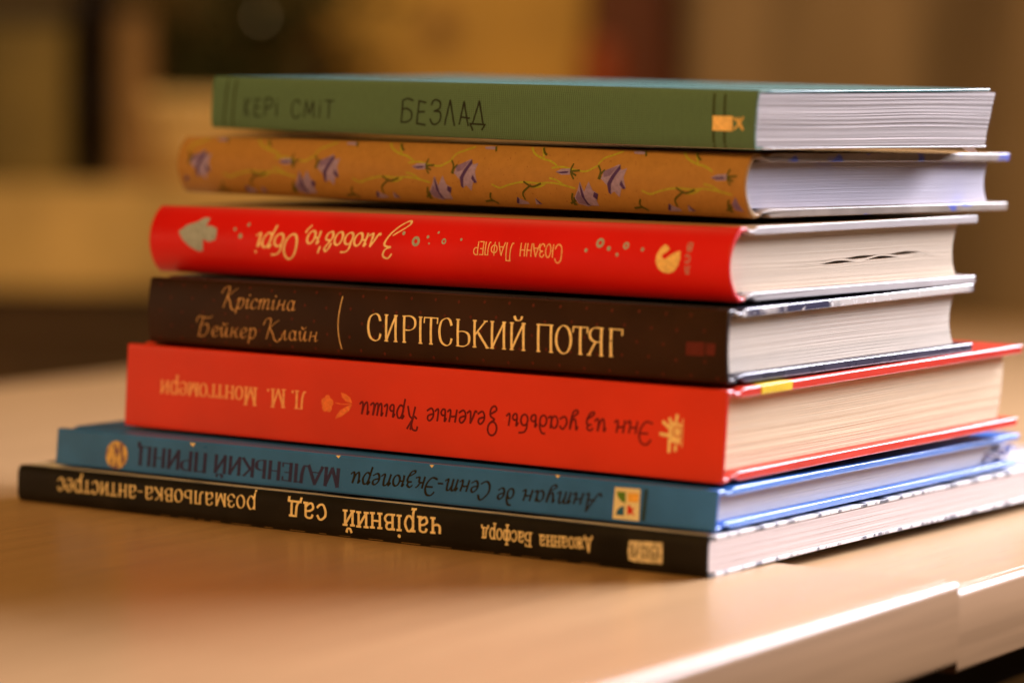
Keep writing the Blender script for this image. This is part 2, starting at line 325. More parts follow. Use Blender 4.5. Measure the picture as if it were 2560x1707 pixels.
TEXTS = [('green', 'КЕРі', 'hand', 13.85, 3.92, 28.93, 4.07, 4.72, 5.19, None), ('green', 'СМіТ', 'hand', 34.09, 3.88, 51.8, 4.19, 4.64, 4.99, None), ('green', 'БЕЗЛАД', 'hand', 78.3, 3.49, 111.46, 3.56, 5.88, 6.78, [(0.0, 5.06), (6.39, 10.36), (11.72, 15.97), (17.43, 21.44), (22.99, 26.91), (27.12, 33.16)]), ('red', "З любов'ю,", 'script', 94.95, 13.72, 60.24, 13.8, 2.94, 7.01, None), ('red', 'Обрі', 'script', 58.48, 12.96, 42.44, 12.82, 2.99, 7.13, None), ('red', 'СЮЗАНН', 'sansc', 151.71, 13.2, 137.27, 13.17, 3.42, 3.42, None), ('red', 'ЛАФЛЕР', 'sansc', 135.2, 13.17, 121.7, 13.11, 3.49, 3.49, None), ('brown', 'Крістіна', 'ital', 28.62, 11.65, 56.42, 11.99, 2.74, 5.7, None), ('brown', 'Бейкер', 'ital', 18.88, 3.04, 42.03, 3.39, 2.76, 5.75, None), ('brown', 'Клайн', 'ital', 44.84, 3.43, 64.75, 3.67, 2.71, 5.65, None), ('brown', 'СИРІТСЬКИЙПОТЯГ', 'serif', 82.66, 5.29, 168.69, 5.38, 7.13, 7.13, [(0.0, 5.32), (6.14, 10.95), (12.29, 17.19), (17.81, 19.8), (20.04, 24.9), (24.99, 30.14), (30.84, 35.81), (36.64, 41.9), (42.54, 48.3), (49.12, 54.78), (57.89, 63.97), (64.15, 69.91), (70.0, 74.93), (75.06, 80.18), (81.48, 86.07)]), ('thick', 'Л.', 'bser', 68.86, 14.58, 63.18, 14.51, 3.47, 4.93, None), ('thick', 'М.', 'bser', 61.16, 14.57, 54.12, 14.37, 3.5, 4.97, None), ('thick', 'Монтгомери', 'bser', 50.56, 14.37, 13.55, 14.18, 3.57, 4.95, None), ('thick', 'Энн', 'mono', 185.73, 14.44, 173.77, 14.13, 3.12, 5.82, None), ('thick', 'из', 'mono', 171.27, 14.18, 164.52, 14.03, 3.18, 5.94, None), ('thick', 'усадьбы', 'mono', 162.37, 13.99, 138.7, 13.44, 3.18, 5.94, None), ('thick', 'Зеленые', 'mono', 136.18, 13.41, 111.72, 12.93, 3.27, 6.1, None), ('thick', 'Крыши', 'mono', 109.35, 12.92, 88.26, 13.15, 3.33, 6.22, None), ('blue', 'Антуан', 'bital', 190.37, 6.9, 165.99, 6.17, 2.86, 4.66, None), ('blue', 'де', 'bital', 163.65, 6.1, 158.05, 5.93, 2.89, 4.71, None), ('blue', 'Сент-', 'bital', 155.89, 7.3, 138.24, 6.92, 2.94, 4.8, None), ('blue', 'Экзюпери', 'bital', 138.07, 6.97, 108.92, 6.38, 2.97, 4.84, None), ('blue', 'МАЛЕНЬКИЙ', 'bcap', 105.08, 6.73, 60.12, 7.33, 4.82, 4.82, None), ('blue', 'ПРИНЦ', 'bcap', 57.52, 7.33, 31.74, 7.67, 4.95, 5.18, None), ('black', 'Джоанна', 'slab', 202.43, 7.06, 185.83, 6.62, 2.65, 3.5, None), ('black', 'Басфорд', 'slab', 183.31, 6.88, 167.36, 7.08, 2.68, 3.53, None), ('black', 'чарівний', 'bslab', 154.29, 8.09, 120.88, 7.51, 3.92, 5.45, None), ('black', 'сад', 'bslab', 115.35, 8.45, 101.83, 8.55, 4.0, 5.55, None), ('black', 'розмальовка-', 'nslab', 90.43, 8.69, 46.46, 8.24, 3.42, 5.13, None), ('black', 'антистрес', 'nslab', 46.3, 8.23, 15.95, 8.08, 3.51, 5.26, None)]
MARKS = {'fish': [[(11.76, 12.21), (14.68, 14.3), (17.89, 15.12), (20.54, 16.55), (22.8, 16.46), (22.13, 14.14), (24.38, 14.29), (26.65, 13.57), (26.91, 12.31), (26.67, 10.32), (24.02, 9.59), (21.84, 10.35), (21.64, 6.97), (19.82, 6.66), (16.53, 7.98), (13.75, 9.88)]], 'crest': [[(183.13, 13.6), (182.13, 11.78), (182.0, 10.0), (182.73, 8.24), (184.28, 7.24), (186.01, 7.02), (187.91, 7.67), (189.12, 9.21), (189.68, 11.0), (189.46, 13.05), (187.69, 12.52), (186.35, 11.76), (184.98, 10.75), (184.02, 10.97), (183.94, 11.85), (185.03, 12.43), (186.02, 13.35), (185.12, 14.21), (184.16, 14.53)]], 'crestletters': [[(192.09, 14.1), (191.94, 11.02), (192.07, 8.19)]], 'rule': [[(73.39, 16.71), (72.79, 13.64), (72.38, 10.57), (72.31, 7.9), (72.64, 4.86), (73.31, 2.16)]], 'dimlabel': [[(188.54, 10.51), (194.18, 10.64), (194.21, 7.14), (188.52, 7.06)], [(194.69, 10.42), (197.51, 10.47), (197.44, 7.43), (194.7, 7.34)]], 'emblembody': [[(190.81, 15.18), (194.68, 14.72), (194.53, 9.33), (190.88, 9.79)]], 'emblemray': [[(193.2, 16.84), (192.96, 14.78)], [(190.85, 15.82), (191.76, 14.32)], [(188.94, 14.86), (190.81, 13.51)], [(188.3, 11.64), (191.2, 11.38)], [(191.2, 10.19), (191.31, 7.14)], [(193.25, 8.85), (193.17, 7.66)]], 'emblemeye': [[(193.53, 12.59), (193.43, 13.89)]], 'emblembase': [[(195.02, 16.04), (195.16, 8.63)]], 'bloom': [[(76.64, 11.7), (76.48, 13.87)]], 'leaf': [[(85.63, 12.51), (84.79, 14.05), (83.02, 14.89), (81.33, 15.27), (81.88, 13.86), (83.17, 12.88)], [(85.56, 12.2), (83.29, 11.28), (81.41, 10.19), (80.29, 8.78), (79.73, 7.7), (82.02, 8.52), (84.58, 10.23)]], 'stem': [[(79.55, 12.17), (82.26, 11.97), (85.16, 12.29)]], 'medal': [[(23.69, 4.54), (23.33, 8.72)]], 'sqframe': [[(194.64, 9.18), (202.43, 9.31), (202.76, 0.91), (194.68, 0.89)]], 'sqgreen': [[(195.42, 8.1), (198.03, 8.14), (198.27, 5.12), (196.76, 5.77), (195.75, 6.83)]], 'sqorange': [[(198.77, 8.03), (202.09, 8.14), (202.13, 5.79), (199.01, 5.67)]], 'sqblue': [[(195.64, 2.01), (198.05, 1.99), (197.99, 4.58), (196.61, 4.03), (195.86, 3.1)]], 'sqred': [[(198.9, 4.51), (199.62, 4.95), (200.18, 4.05), (201.25, 4.28), (200.51, 3.36), (201.47, 2.15), (200.18, 2.75), (199.14, 2.15)]], 'sqtext': [[(204.18, 9.11), (204.04, 1.37)]], 'box': [[(213.79, 7.73), (223.93, 8.1), (223.98, 2.56), (215.52, 2.37), (213.79, 2.72), (213.4, 4.72)]], 'gmark': [[(191.08, 8.48), (197.71, 8.51), (197.91, 4.63), (191.28, 4.58)]], 'gorn': [[(198.2, 8.03), (199.63, 6.66), (198.4, 5.21)], [(201.07, 8.28), (199.87, 6.49), (201.3, 5.11)], [(199.53, 8.07), (201.17, 5.11)]], 'gline': [[(6.56, 14.32), (5.59, 0.93)], [(10.1, 14.39), (9.34, 0.63)], [(190.94, 14.06), (191.82, 0.22)], [(194.54, 14.03), (195.42, 0.23)]], 'star': [[(50.73, 10.12), (52.94, 10.21), (52.04, 9.04)], [(103.24, 10.5), (104.79, 10.57), (104.16, 9.72)], [(135.06, 10.37), (136.55, 10.43), (135.95, 9.6)], [(175.84, 10.84), (177.35, 10.9), (176.74, 10.04)]]}
BUBBLES = [(96.28, 14.49, 0.56, 0), (101.17, 12.43, 1.39, 1), (105.12, 13.77, 0.48, 0), (108.42, 15.08, 0.37, 0), (105.91, 11.99, 0.3, 0), (111.0, 12.77, 0.82, 1), (116.87, 13.46, 0.41, 0), (159.3, 12.09, 0.55, 0), (163.43, 14.16, 1.26, 1), (166.59, 12.83, 0.65, 0), (169.52, 11.32, 0.5, 0), (171.95, 13.74, 0.93, 1), (177.4, 12.97, 0.53, 0), (33.62, 13.63, 0.52, 0), (36.17, 11.75, 0.78, 0), (38.42, 15.05, 0.55, 0)]
MOTIF = {'petal': [[(110.43, 9.07), (111.29, 11.19), (113.88, 12.14), (115.86, 13.03), (116.98, 11.54), (118.76, 12.05), (118.02, 9.67), (118.78, 6.66), (117.34, 6.69), (116.29, 4.22), (114.76, 5.77), (113.28, 4.88), (112.58, 7.23)], [(100.62, 3.55), (102.31, 5.91), (103.18, 8.05), (104.35, 5.21), (106.22, 8.14), (107.38, 5.69), (109.11, 4.9), (107.94, 3.03), (108.17, 1.58), (105.59, 1.6), (104.33, 1.25), (101.27, 1.95)], [(94.55, 10.42), (96.33, 11.24), (99.4, 11.44), (99.58, 9.83), (96.62, 9.67)], [(79.12, 1.39), (80.14, 3.11), (81.2, 2.44), (83.31, 1.73), (83.58, 1.15), (79.65, 1.02)], [(85.93, 1.23), (86.42, 3.0), (88.26, 1.31)], [(66.43, 16.51), (68.82, 17.04), (70.95, 16.54), (70.43, 15.9), (67.23, 15.98)]], 'fold': [[(116.25, 13.04), (116.68, 11.84), (115.03, 9.59), (113.97, 7.84), (113.53, 4.89), (112.82, 5.33), (112.57, 7.8), (113.93, 9.94)], [(117.34, 8.82), (118.78, 6.66), (117.89, 6.4), (116.77, 7.66)], [(103.08, 7.86), (104.0, 5.2), (104.19, 3.48), (105.08, 1.78), (105.6, 1.41), (104.22, 1.75), (103.16, 4.02)], [(107.79, 5.32), (109.11, 4.9), (108.34, 3.23), (107.21, 4.07)], [(94.66, 10.31), (98.14, 10.71), (99.16, 10.59), (98.66, 10.19), (96.61, 10.05)], [(79.12, 1.39), (80.25, 3.19), (80.68, 2.42), (79.91, 1.22)], [(86.42, 3.0), (88.26, 1.31), (87.22, 1.47)]], 'fold2': [[(110.8, 10.99), (113.88, 12.14), (115.62, 12.57), (113.43, 9.92), (111.43, 9.48)], [(100.98, 3.56), (102.47, 5.53), (103.17, 3.63), (104.07, 1.74), (101.52, 2.12)]], 'green': [[(108.96, 12.47), (109.99, 10.97), (109.53, 9.04)], [(111.29, 11.39), (110.16, 10.13), (110.04, 8.87)], [(110.18, 9.45), (109.88, 11.35)], [(100.19, 4.69), (99.47, 2.74), (100.51, 1.62)], [(100.47, 3.54), (99.74, 1.59)], [(100.74, 2.78), (98.71, 1.94)], [(100.24, 12.69), (99.77, 10.76), (100.98, 8.68)], [(99.77, 10.76), (102.72, 11.03)], [(100.08, 10.38), (101.73, 9.66)], [(83.47, 7.38), (86.36, 6.11), (89.46, 7.06)], [(85.83, 6.48), (83.25, 4.85), (82.49, 3.85), (82.77, 2.49)], [(70.89, 3.86), (70.22, 2.46), (71.19, 1.51)], [(67.99, 1.41), (70.65, 1.69), (72.26, 0.96)], [(87.46, 17.2), (88.79, 15.49), (89.83, 14.93)], [(70.41, 16.8), (71.39, 15.53)]], 'stem': [[(83.3, 16.91), (85.68, 15.02), (89.33, 13.76), (91.41, 13.42), (93.74, 12.52), (94.52, 11.96)], [(87.21, 16.8), (88.27, 15.47), (89.33, 13.95)], [(92.99, 11.42), (96.58, 11.82), (100.68, 11.17), (104.75, 10.82), (107.26, 11.81), (108.75, 12.54)], [(108.75, 12.92), (109.97, 14.48), (112.21, 15.3), (115.18, 16.43)], [(71.91, 6.25), (74.57, 5.43), (77.46, 6.23), (81.12, 7.04), (84.26, 7.29), (88.42, 7.11), (92.55, 7.39), (96.67, 7.01), (101.29, 6.11)], [(92.53, 8.62), (94.85, 8.23), (97.7, 6.85)], [(91.01, 7.03), (88.95, 6.19), (86.36, 5.92)]]}
PERIOD = 52.260000000000005

# ------------------------------------------------------------------ desks
E = Vector((.569, .822, 0)).normalized(); NRM = Vector((E.y, -E.x, 0)); ERZ = math.atan2(E.y, E.x)
woodm = M('desk_laminate', (.45, .285, .138), rough=.38, spec=.5, var=.10, vscale=9, stretch=(1.2, 26, 8), bump=.05, bscale=60, bstretch=(1, 22, 1), detail=9, coat=.3, coat_rough=.22, ramp=(.25, .75), flecks=(60, .66, (.36, .215, .10), (.8, 26, 8)))
bandm = M('edge_band_laminate', (.33, .175, .07), rough=.46, spec=.42, var=.12, vscale=8, stretch=(1, 30, 30), coat=.12, coat_rough=.36)
steelm = M('desk_steel', (.03, .028, .026), rough=.4, var=.2)
def desk(name, label, front, back, s0, s1, ztop):
    # local x along the edge, local y away from the viewer; origin on the floor under the slab's middle
    mid = E*((s0+s1)/2)+NRM*((front+back)/2); root = empty('desk', (mid.x, mid.y, -.74), ERZ)
    tag(root, label, 'desk'); hl = (s1-s0)/2; hw = (front-back)/2; Z = .74+ztop; T = .0215
    y0 = -hw
    vs, fs = boxv(-hl, hl, y0+.0034, hw, Z-T, Z); obj('tabletop', vs, fs, woodm, root, bevel=.0004)
    pr = []
    r = .0020
    for k in range(6): a = math.pi/2+math.pi/2*k/5; pr.append((y0+r+r*math.cos(a), Z-.00005-r+r*math.sin(a)))
    r2 = .0014
    for k in range(5): a = math.pi+math.pi/2*k/4; pr.append((y0+r2+r2*math.cos(a), Z-T+.00005+r2+r2*math.sin(a)))
    pr += [(y0+.0034, Z-T+.00005), (y0+.0034, Z-.00005)]
    vs, fs = prism(pr, -hl, hl, 1); o = obj('edge_band', vs, fs, bandm, root, smooth=False)
    for p in o.data.polygons: p.use_smooth = len(p.vertices) == 4
    o.data.set_sharp_from_angle(angle=math.radians(40))
    for sx in (-1, 1):
        for sy in (-1, 1):
            cx, cy = sx*(hl-.09), sy*(hw-.07); vs, fs = boxv(cx-.015, cx+.015, cy-.015, cy+.015, 0, Z-T-.03); obj('leg', vs, fs, steelm, root, bevel=.003)
    vs, fs = boxv(-hl+.06, hl-.06, -hw+.05, hw-.05, Z-T-.03, Z-T-.0005); obj('underframe', vs, fs, steelm, root)
    return root
SJ = Vector((.145, -.0101, 0)).dot(E)
desk('desk', 'light wood desk under the book stack, its pale front edge nearest the viewer', .1249, -.425, SJ-1.25, SJ-.0001, 0)
desk('desk', 'light wood desk butted against the right end of the first, its top set slightly lower', .1246, -.420, SJ+.0001, SJ+.872, -.0024)
# ------------------------------------------------------------------ books
class Book:
    def __init__(s, name, label, p, z, bulge=0, shape='arc'):
        nx, ny, th, L, Wd, T, ta, tb, gap, lu, lw, tw = p
        s.L, s.W, s.T, s.lu, s.lw, s.tw, s.bulge, s.shape = L, Wd, T, lu, lw, tw, bulge, shape
        X = Vector((math.cos(th), -math.sin(th), -ta)).normalized(); Y = Vector((math.sin(th), math.cos(th), tb)); Y = (Y-X*Y.dot(X)).normalized(); Zv = X.cross(Y)
        c = Vector((nx, ny, z))-X*L/2+Y*Wd/2
        s.root = bpy.data.objects.new(name, None); COL.objects.link(s.root); s.root.empty_display_size = .02
        s.root.matrix_world = Matrix(((X.x, Y.x, Zv.x, c.x), (X.y, Y.y, Zv.y, c.y), (X.z, Y.z, Zv.z, c.z), (0, 0, 0, 1)))
        tag(s.root, label, 'book', 'books stacked on the desk')
    def m(s, v):   # book space (x 0..L from tail end, y 0..W from spine, z 0..T) -> local, with the slight lean of a handled book
        x, y, z = v; t = z/s.T
        return (x-s.L/2-s.lu*t, y-s.W/2+s.lw*t, z+s.tw*t*max(0, y)/s.W)
    def bul(s, t):
        t = min(1, max(0, t))
        if s.shape == 'arc': return s.bulge*(1-(2*t-1)**2)**.8
        return s.bulge*(1-abs(2*t-1)**5)           # flat back, soft shoulders
    def onspine(s, u, v, eps):
        return s.m((u, -s.bul(v/s.T)-eps, v))
    def mesh(s, name, vs, fs, mat, **k): return obj(name, [s.m(v) for v in vs], fs, mat, s.root, **k)
    def spine(s, mat, th=.0012, wrap=.0032, bevel=.00035, x0=0, x1=None):
        n = 14; x1 = s.L if x1 is None else x1; T = s.T
        outer = [(wrap, T-.0002), (wrap*.5, T-.00005)]+[(-s.bul(1-k/n), T*(1-k/n)) for k in range(n+1)]+[(wrap*.5, .00005), (wrap, .0002)]
        inner = [(wrap, th), (wrap*.55, th)]+[(-s.bul(k/n)+th, th+(T-2*th)*k/n) for k in range(n+1)]+[(wrap*.55, T-th), (wrap, T-th)]
        vs, fs = prism(outer+inner, x0, x1, 1); return s.mesh('spine', vs, fs, mat, bevel=bevel)
    def cover(s, name, top, mat, bt=.0023, hinge=True, bevel=.0007, lift=0, y1=None, nose=0):
        T = s.T; W1 = s.W if y1 is None else y1
        if hinge: pts = [(.0033, .0001, .0011), (.0046, .0009, .0018), (.0062, .0009, .0020), (.0076, .0003, bt), (.0088, 0, bt)]
        else: pts = [(.0033, .0001, bt)]
        for k in range(1, 13): pts.append((.0088+(W1-.0088)*k/12, -lift*(k/12)**2, bt-lift*(k/12)**2))
        up = [(y, T-a) for y, a, b in pts]; lo = [(y, T-b) for y, a, b in pts]
        if not top: up = [(y, a) for y, a, b in pts]; lo = [(y, b) for y, a, b in pts]
        vs, fs = prism(up+lo[::-1], 0, s.L, 1); return s.mesh(name, vs, fs, mat, bevel=bevel, seg=3)
    def pages(s, mat, ov=.003, fore=.006, conc=.002, z0=.0024, z1=None, ys=.0014, ny=70, nz=74, sag=.0003, rough=.00012, gaps=None, headwave=0, slant=0):
        T = s.T; z1 = T-z0 if z1 is None else z1; R = random.Random(int(s.L*1e6)); rows = []
        xo = [R.uniform(-1, 1)*rough*.45 for _ in range(nz+1)]
        for k in range(1, nz): xo[k] += 0.2*rough*math.sin(k*.37+R.random())
        ph = [R.uniform(0, 6.28) for _ in range(4)]
        ks = []
        for k in range(nz+1): ks.append((k/nz, 0))
        if gaps:
            g = [q for q in ks if all(abs(q[0]-c) > .7/nz for c in gaps)]
            for c in gaps: g += [(c-.0001, (c, -1)), (c, (c, 2)), (c+.0001, (c, 1))]
            ks = sorted(g, key=lambda q: q[0])
        for (t, fl) in ks:
            row = []; kk = int(round(t*nz))
            for j in range(ny+1):
                q = j/ny; f0 = ys-s.bul(.08+.84*t)*.93; f1 = s.W-fore-conc*(1-(2*t-1)**2)-slant*t
                y = f0+(f1-f0)*q; x = s.L-ov+xo[kk]
                z = z0+(z1-z0)*t+sag*math.sin(math.pi*t)*math.sin(q*5+ph[0])*math.sin(q*2.2+ph[1])
                for gapc in (gaps or {}):
                    if abs(t-gapc) > .15: continue
                    gz = 0; cz = 0
                    for (yc, hw, h, dz) in gaps[gapc]:
                        e = (y*1000-yc)/hw
                        if abs(e) < 1.6: cz += dz*math.exp(-e*e*2)
                        if abs(e) < 1: gz += h*(1-e*e)**2.4*(1-.35*e)
                    fall = 1-abs(t-gapc)/.15; cz /= 1000; gz /= 1000
                    z += cz*fall; mine = fl and fl[0] == gapc
                    if mine and fl[1] in (-1, 1): z += fl[1]*gz/2
                    elif not mine: z += (1 if t > gapc else -1)*gz/2*fall
                    if mine and fl[1] == 2 and gz > 1e-5: x -= .006
                row.append((x, y, z))
            rows.append(row)
        vs = [v for r in rows for v in r]; m = ny+1; fs = []; nr = len(rows)
        for i in range(nr-1):
            for j in range(ny): fs.append((i*m+j, i*m+j+1, (i+1)*m+j+1, (i+1)*m+j))
        b = len(vs)
        bot = [(ov, v[1], v[2]) for v in rows[0]]; top = [(ov, v[1], v[2]) for v in rows[-1]]
        fe = [(ov, r[-1][1], r[-1][2]) for r in rows]; sp = [(ov, r[0][1], r[0][2]) for r in rows]
        vs += bot+top+fe+sp; b1 = b; b2 = b+m; b3 = b+2*m; b4 = b3+nr
        for j in range(ny):
            fs.append((j, j+1, b1+j+1, b1+j)); q = (nr-1)*m; fs.append((q+j, q+j+1, b2+j+1, b2+j))
        for i in range(nr-1):
            fs.append((i*m+ny, (i+1)*m+ny, b3+i+1, b3+i)); fs.append((i*m, (i+1)*m, b4+i+1, b4+i))
            fs.append((b3+i, b3+i+1, b4+i+1, b4+i))
        return s.mesh('page_block', vs, fs, mat, smooth=False)
P = {
'black': ((.08137,-.00761,.63882,.23733,.23732,.01062,-.0001,0,0,-.00008,.00005,.00006), .00005),
'blue': ((.08292,-.00428,.63752,.22563,.17668,.01077,-.00017,.00137,0,-.00091,.00002,-.00086), .01138),
'thick': ((.08495,.00005,.66937,.2079,.16297,.02417,-.00009,.01092,0,-.00101,.00069,-.00011), .02307),
'brown': ((.08654,.00417,.67222,.20082,.13157,.01916,-.00302,.00347,0,.00027,.00078,.00038), .04827),
'red': ((.08966,.01167,.68746,.20484,.12517,.01949,-.00517,-.00485,0,-.00029,.00038,.00033), .06884),
'orange': ((.09441,.02339,.72973,.21003,.12841,.01708,.00174,-.00819,0,-.00053,-.00045,-.00044), .0901),
'green': ((.09403,.01655,.76372,.20508,.10794,.01536,.00945,-.0050,0,-.00072,.00012,.0013), .10819),
}
def topmat(o):
    for p in o.data.polygons:
        if p.normal.z > .5 and p.center.z > .005: p.material_index = 1
gold = ink('gold_ink', (.80, .66, .36)); cream = ink('cream_ink', (.78, .68, .46)); black_ink = ink('black_ink', (.012, .012, .010))
def texts(book, key, names, mat, name='lettering', weight=1.0, label=None):
    k = Ink()
    for t in TEXTS:
        if t[0] == key and t[1] in names: k.text(t[1], *t[2:], weight=weight)
    return k.build(name, book, mat, label=label)
def mark(book, key, mat, name, kind='poly', w=.5, label=None, eps=.00007):
    k = Ink()
    for p in MARKS[key]:
        if kind == 'poly': k.poly(p)
        elif kind == 'line': k.line(p, w)
        elif kind == 'disc': k.disc(p[0], math.dist(p[0], p[1]), n=22)
        elif kind == 'ring': k.ring(p[0], math.dist(p[0], p[1]), w)
    return k.build(name, book, mat, eps=eps, label=label)
# --- black colouring book, bottom of the stack
B = Book('paperback_book', 'wide black spined paperback lying on the desk at the bottom of the stack', *P['black'], bulge=.0011, shape='soft')
blk = M('black_cover', (.008, .0065, .005), rough=.45, spec=.25, var=.4, vscale=80, bump=.04, flecks=(2500, .72, (.05, .04, .03)))
art = M('ink_drawing_cover', (.72, .69, .67), rough=.45, col2=(.06, .055, .07), var=.01, vscale=30, stretch=(1, 8, .6), ramp=(.50, .60), detail=3, spec=.5)
B.spine(blk, th=.0006, wrap=.003, bevel=.0002)
def flap_cover(b, name, top, mat, th, f):
    up = []; lo = []
    for k in range(30):
        y = .003+(b.W-.003)*k/29; o = f(y); up.append((y, o+th)); lo.append((y, o))
    vs, fs = prism(up+lo[::-1], 0, b.L, 1); return b.mesh(name, vs, fs, mat, bevel=.0002)
flap_cover(B, 'back_cover', False, art, .0010, lambda y: 0.0001+.0005*(1-math.exp(-max(0, y-.012)/.018)) if y > .012 else .0001)
flap_cover(B, 'front_cover', True, art, .0010, lambda y: B.T-.0011)
B.pages(paper('grey_pink_paper', (.58, .49, .45), .14), ov=.0002, fore=.0008, conc=.0002, z0=.0013, z1=B.T-.0013, ys=.0009, rough=.00010, sag=.0002)
texts(B, 'black', ('Джоанна', 'Басфорд', 'чарівний', 'сад', 'розмальовка-', 'антистрес'), ink('black_book_lettering', (.80, .66, .40)), 'title_lettering')
o = mark(B, 'box', M('stamp_ink', (.62, .54, .38), rough=.6, var=.35, vscale=900), 'publisher_stamp')
k = Ink(); bx = MARKS['box'][0]; xs = [p[0] for p in bx]; x0, x1 = min(xs), max(xs); yb = [p[1] for p in bx]; yc = (min(yb)+max(yb))/2
for q, ch in enumerate('ВСЛ'):
    g = {'В': (.64, 'L .1,0 .1,1;C .1,1 .5,1 .5,.6 .1,.54;C .1,.54 .6,.5 .5,0 .1,0'), 'С': UP['С'], 'Л': UP['Л']}[ch]; UP_ = g
    a = x1-1.0-q*(x1-x0-1.6)/3
    UP['_'] = g; k.text('_', 'sansc', a, yc+1.25, a-(x1-x0)/4.2, yc+1.25, 2.5, 2.5, weight=1.4)
k.build('stamp_letters', B, black_ink, eps=.00012).parent = o
kk = Ink(); R = random.Random(3)
u = 55
while u < 205:
    l = R.uniform(2, 8); kk.line([(u, .42), (u+l, .42)], R.uniform(.12, .25)); u += l+R.uniform(1.2, 7)
kk.build('edge_flecks', B, ink('fleck_ink', (.30, .20, .10)))
# --- blue book
B = Book('hardcover_book', 'thin blue hardcover with a coloured square emblem, lying on the black spined paperback', *P['blue'])
bl = M('blue_laminate', (.032, .165, .58), rough=.3, spec=.5, var=.14, vscale=50, bump=.05, bscale=700, flecks=(1800, .70, (.10, .26, .66)))
B.spine(bl, th=.0012, wrap=.0034, bevel=.0005); B.cover('front_cover', True, bl, bt=.0020); B.cover('back_cover', False, bl, bt=.0020)
B.pages(paper('lavender_white_paper', (.60, .57, .58), .10), ov=.0028, fore=.0065, conc=.0006, z0=.0021, rough=.00006, sag=.0001)
texts(B, 'blue', ('МАЛЕНЬКИЙ', 'ПРИНЦ'), ink('dark_violet_ink', (.028, .03, .12)), 'title_lettering', 1.0)
texts(B, 'blue', ('Антуан', 'де', 'Сент-', 'Экзюпери'), black_ink, 'author_lettering', 1.0)
o = mark(B, 'sqframe', M('emblem_cream', (.80, .72, .48), var=.1), 'square_emblem')
for key, c in (('sqgreen', (.10, .22, .03)), ('sqorange', (.85, .47, .09)), ('sqblue', (.02, .12, .28)), ('sqred', (.62, .02, .015))):
    mark(B, key, ink(key, c), 'emblem_field', eps=.00013).parent = o
mark(B, 'sqtext', ink('emblem_caption', (.02, .05, .07)), 'emblem_caption', 'line', 1.1)
o = mark(B, 'medal', M('medallion_gold', (.72, .52, .20), var=.0, vscale=900, col2=(.16, .08, .16), ramp=(.46, .58), stretch=(1.2, 1, .5), rough=.5), 'round_medallion', 'disc')
for p in MARKS['star']:
    k = Ink(); k.poly(p, 2); k.build('printed_star', B, gold)
# --- thick red book
B = Book('hardcover_book', 'thick orange red hardcover with a flat spine and a yellow patch on its cover edge', *P['thick'])
rd = M('red_laminate', (.66, .034, .010), rough=.34, spec=.5, var=.07, vscale=30, bump=.05, bscale=600, coat=.12, coat_rough=.3, flecks=(700, .735, (.74, .10, .04), (1, 1, 2.5)))
B.spine(rd, th=.0014, wrap=.0034, bevel=.0005); B.cover('front_cover', True, rd, bt=.0025); B.cover('back_cover', False, rd, bt=.0025)
B.pages(paper('warm_cream_paper', (.74, .57, .37), .13), ov=.0034, fore=.0068, conc=-.0010, z0=.0026, rough=.00012, sag=.0004, slant=-.0012, ny=80, nz=100)
vs, fs = boxv(B.L-.004, B.L+.00015, .0165, .032, B.T-.0024, B.T+.00006); B.mesh('yellow_patch', vs, fs, M('yellow_patch', (.85, .58, .02), rough=.4, var=.1), bevel=.0002)
texts(B, 'thick', ('Л.', 'М.', 'Монтгомери'), ink('orange_ink', (.85, .40, .20)), 'author_lettering')
texts(B, 'thick', ('Энн', 'из', 'усадьбы', 'Зеленые', 'Крыши'), ink('dark_red_ink', (.13, .006, .010)), 'title_lettering', 1.0)
ork = ink('soft_orange_ink', (.80, .20, .06))
c = MARKS['bloom'][0][0]; r = math.dist(*MARKS['bloom'][0]); k = Ink()
for q in range(5):
    a = q*2*math.pi/5+.3; k.disc((c[0]+.55*r*math.cos(a), c[1]+.62*r*math.sin(a)), .48*r, .55*r)
k.disc(c, .4*r); o = k.build('flower_emblem', B, ork)
mark(B, 'leaf', ork, 'emblem_leaf'); mark(B, 'stem', ork, 'emblem_stem', 'line', .25)
em = ink('pale_gold_ink', (.86, .62, .30)); o = mark(B, 'emblembody', em, 'publisher_emblem')
mark(B, 'emblemray', em, 'emblem_rays', 'line', .95).parent = o; mark(B, 'emblembase', em, 'emblem_base', 'line', .28).parent = o
mark(B, 'emblemeye', ink('emblem_eye_ink', (.55, .10, .03)), 'emblem_ring', 'ring', .35, eps=.00012).parent = o
# --- dark brown book
B = Book('hardcover_book', 'dark brown hardcover with cream serif title, between two red books', *P['brown'], bulge=.0011)
br = M('brown_laminate', (.028, .0105, .0045), rough=.40, spec=.25, var=.25, vscale=40, bump=.03)
ph = M('photo_cover', (.62, .56, .50), rough=.3, col2=(.03, .025, .06), var=.01, vscale=14, stretch=(1, 3, 3), ramp=(.48, .56), detail=6, flecks=(300, .60, (.75, .70, .66)))
dkc = M('slate_cover', (.045, .045, .07), rough=.28, spec=.5, var=.2, vscale=60)
B.spine(br, th=.0014, wrap=.0034, bevel=.0005); topmat(B.cover('front_cover', True, [ph, dkc], bt=.0023)); B.cover('back_cover', False, dkc, bt=.0023)
B.pages(paper('cream_paper', (.66, .56, .45), .10), ov=.0032, fore=.0062, conc=.0026, z0=.0024, rough=.00009, sag=.0002)
texts(B, 'brown', ('СИРІТСЬКИЙПОТЯГ',), ink('pale_gold_title_ink', (.92, .74, .42)), 'title_lettering', 1.08)
texts(B, 'brown', ('Крістіна', 'Бейкер', 'Клайн'), ink('tan_ink', (.55, .33, .16)), 'author_lettering', 1.0)
mark(B, 'rule', ink('rule_ink', (.72, .50, .26)), 'curved_rule', 'line', .34)
mark(B, 'dimlabel', ink('dim_red_ink', (.10, .012, .008)), 'publisher_stamp')
k = Ink()
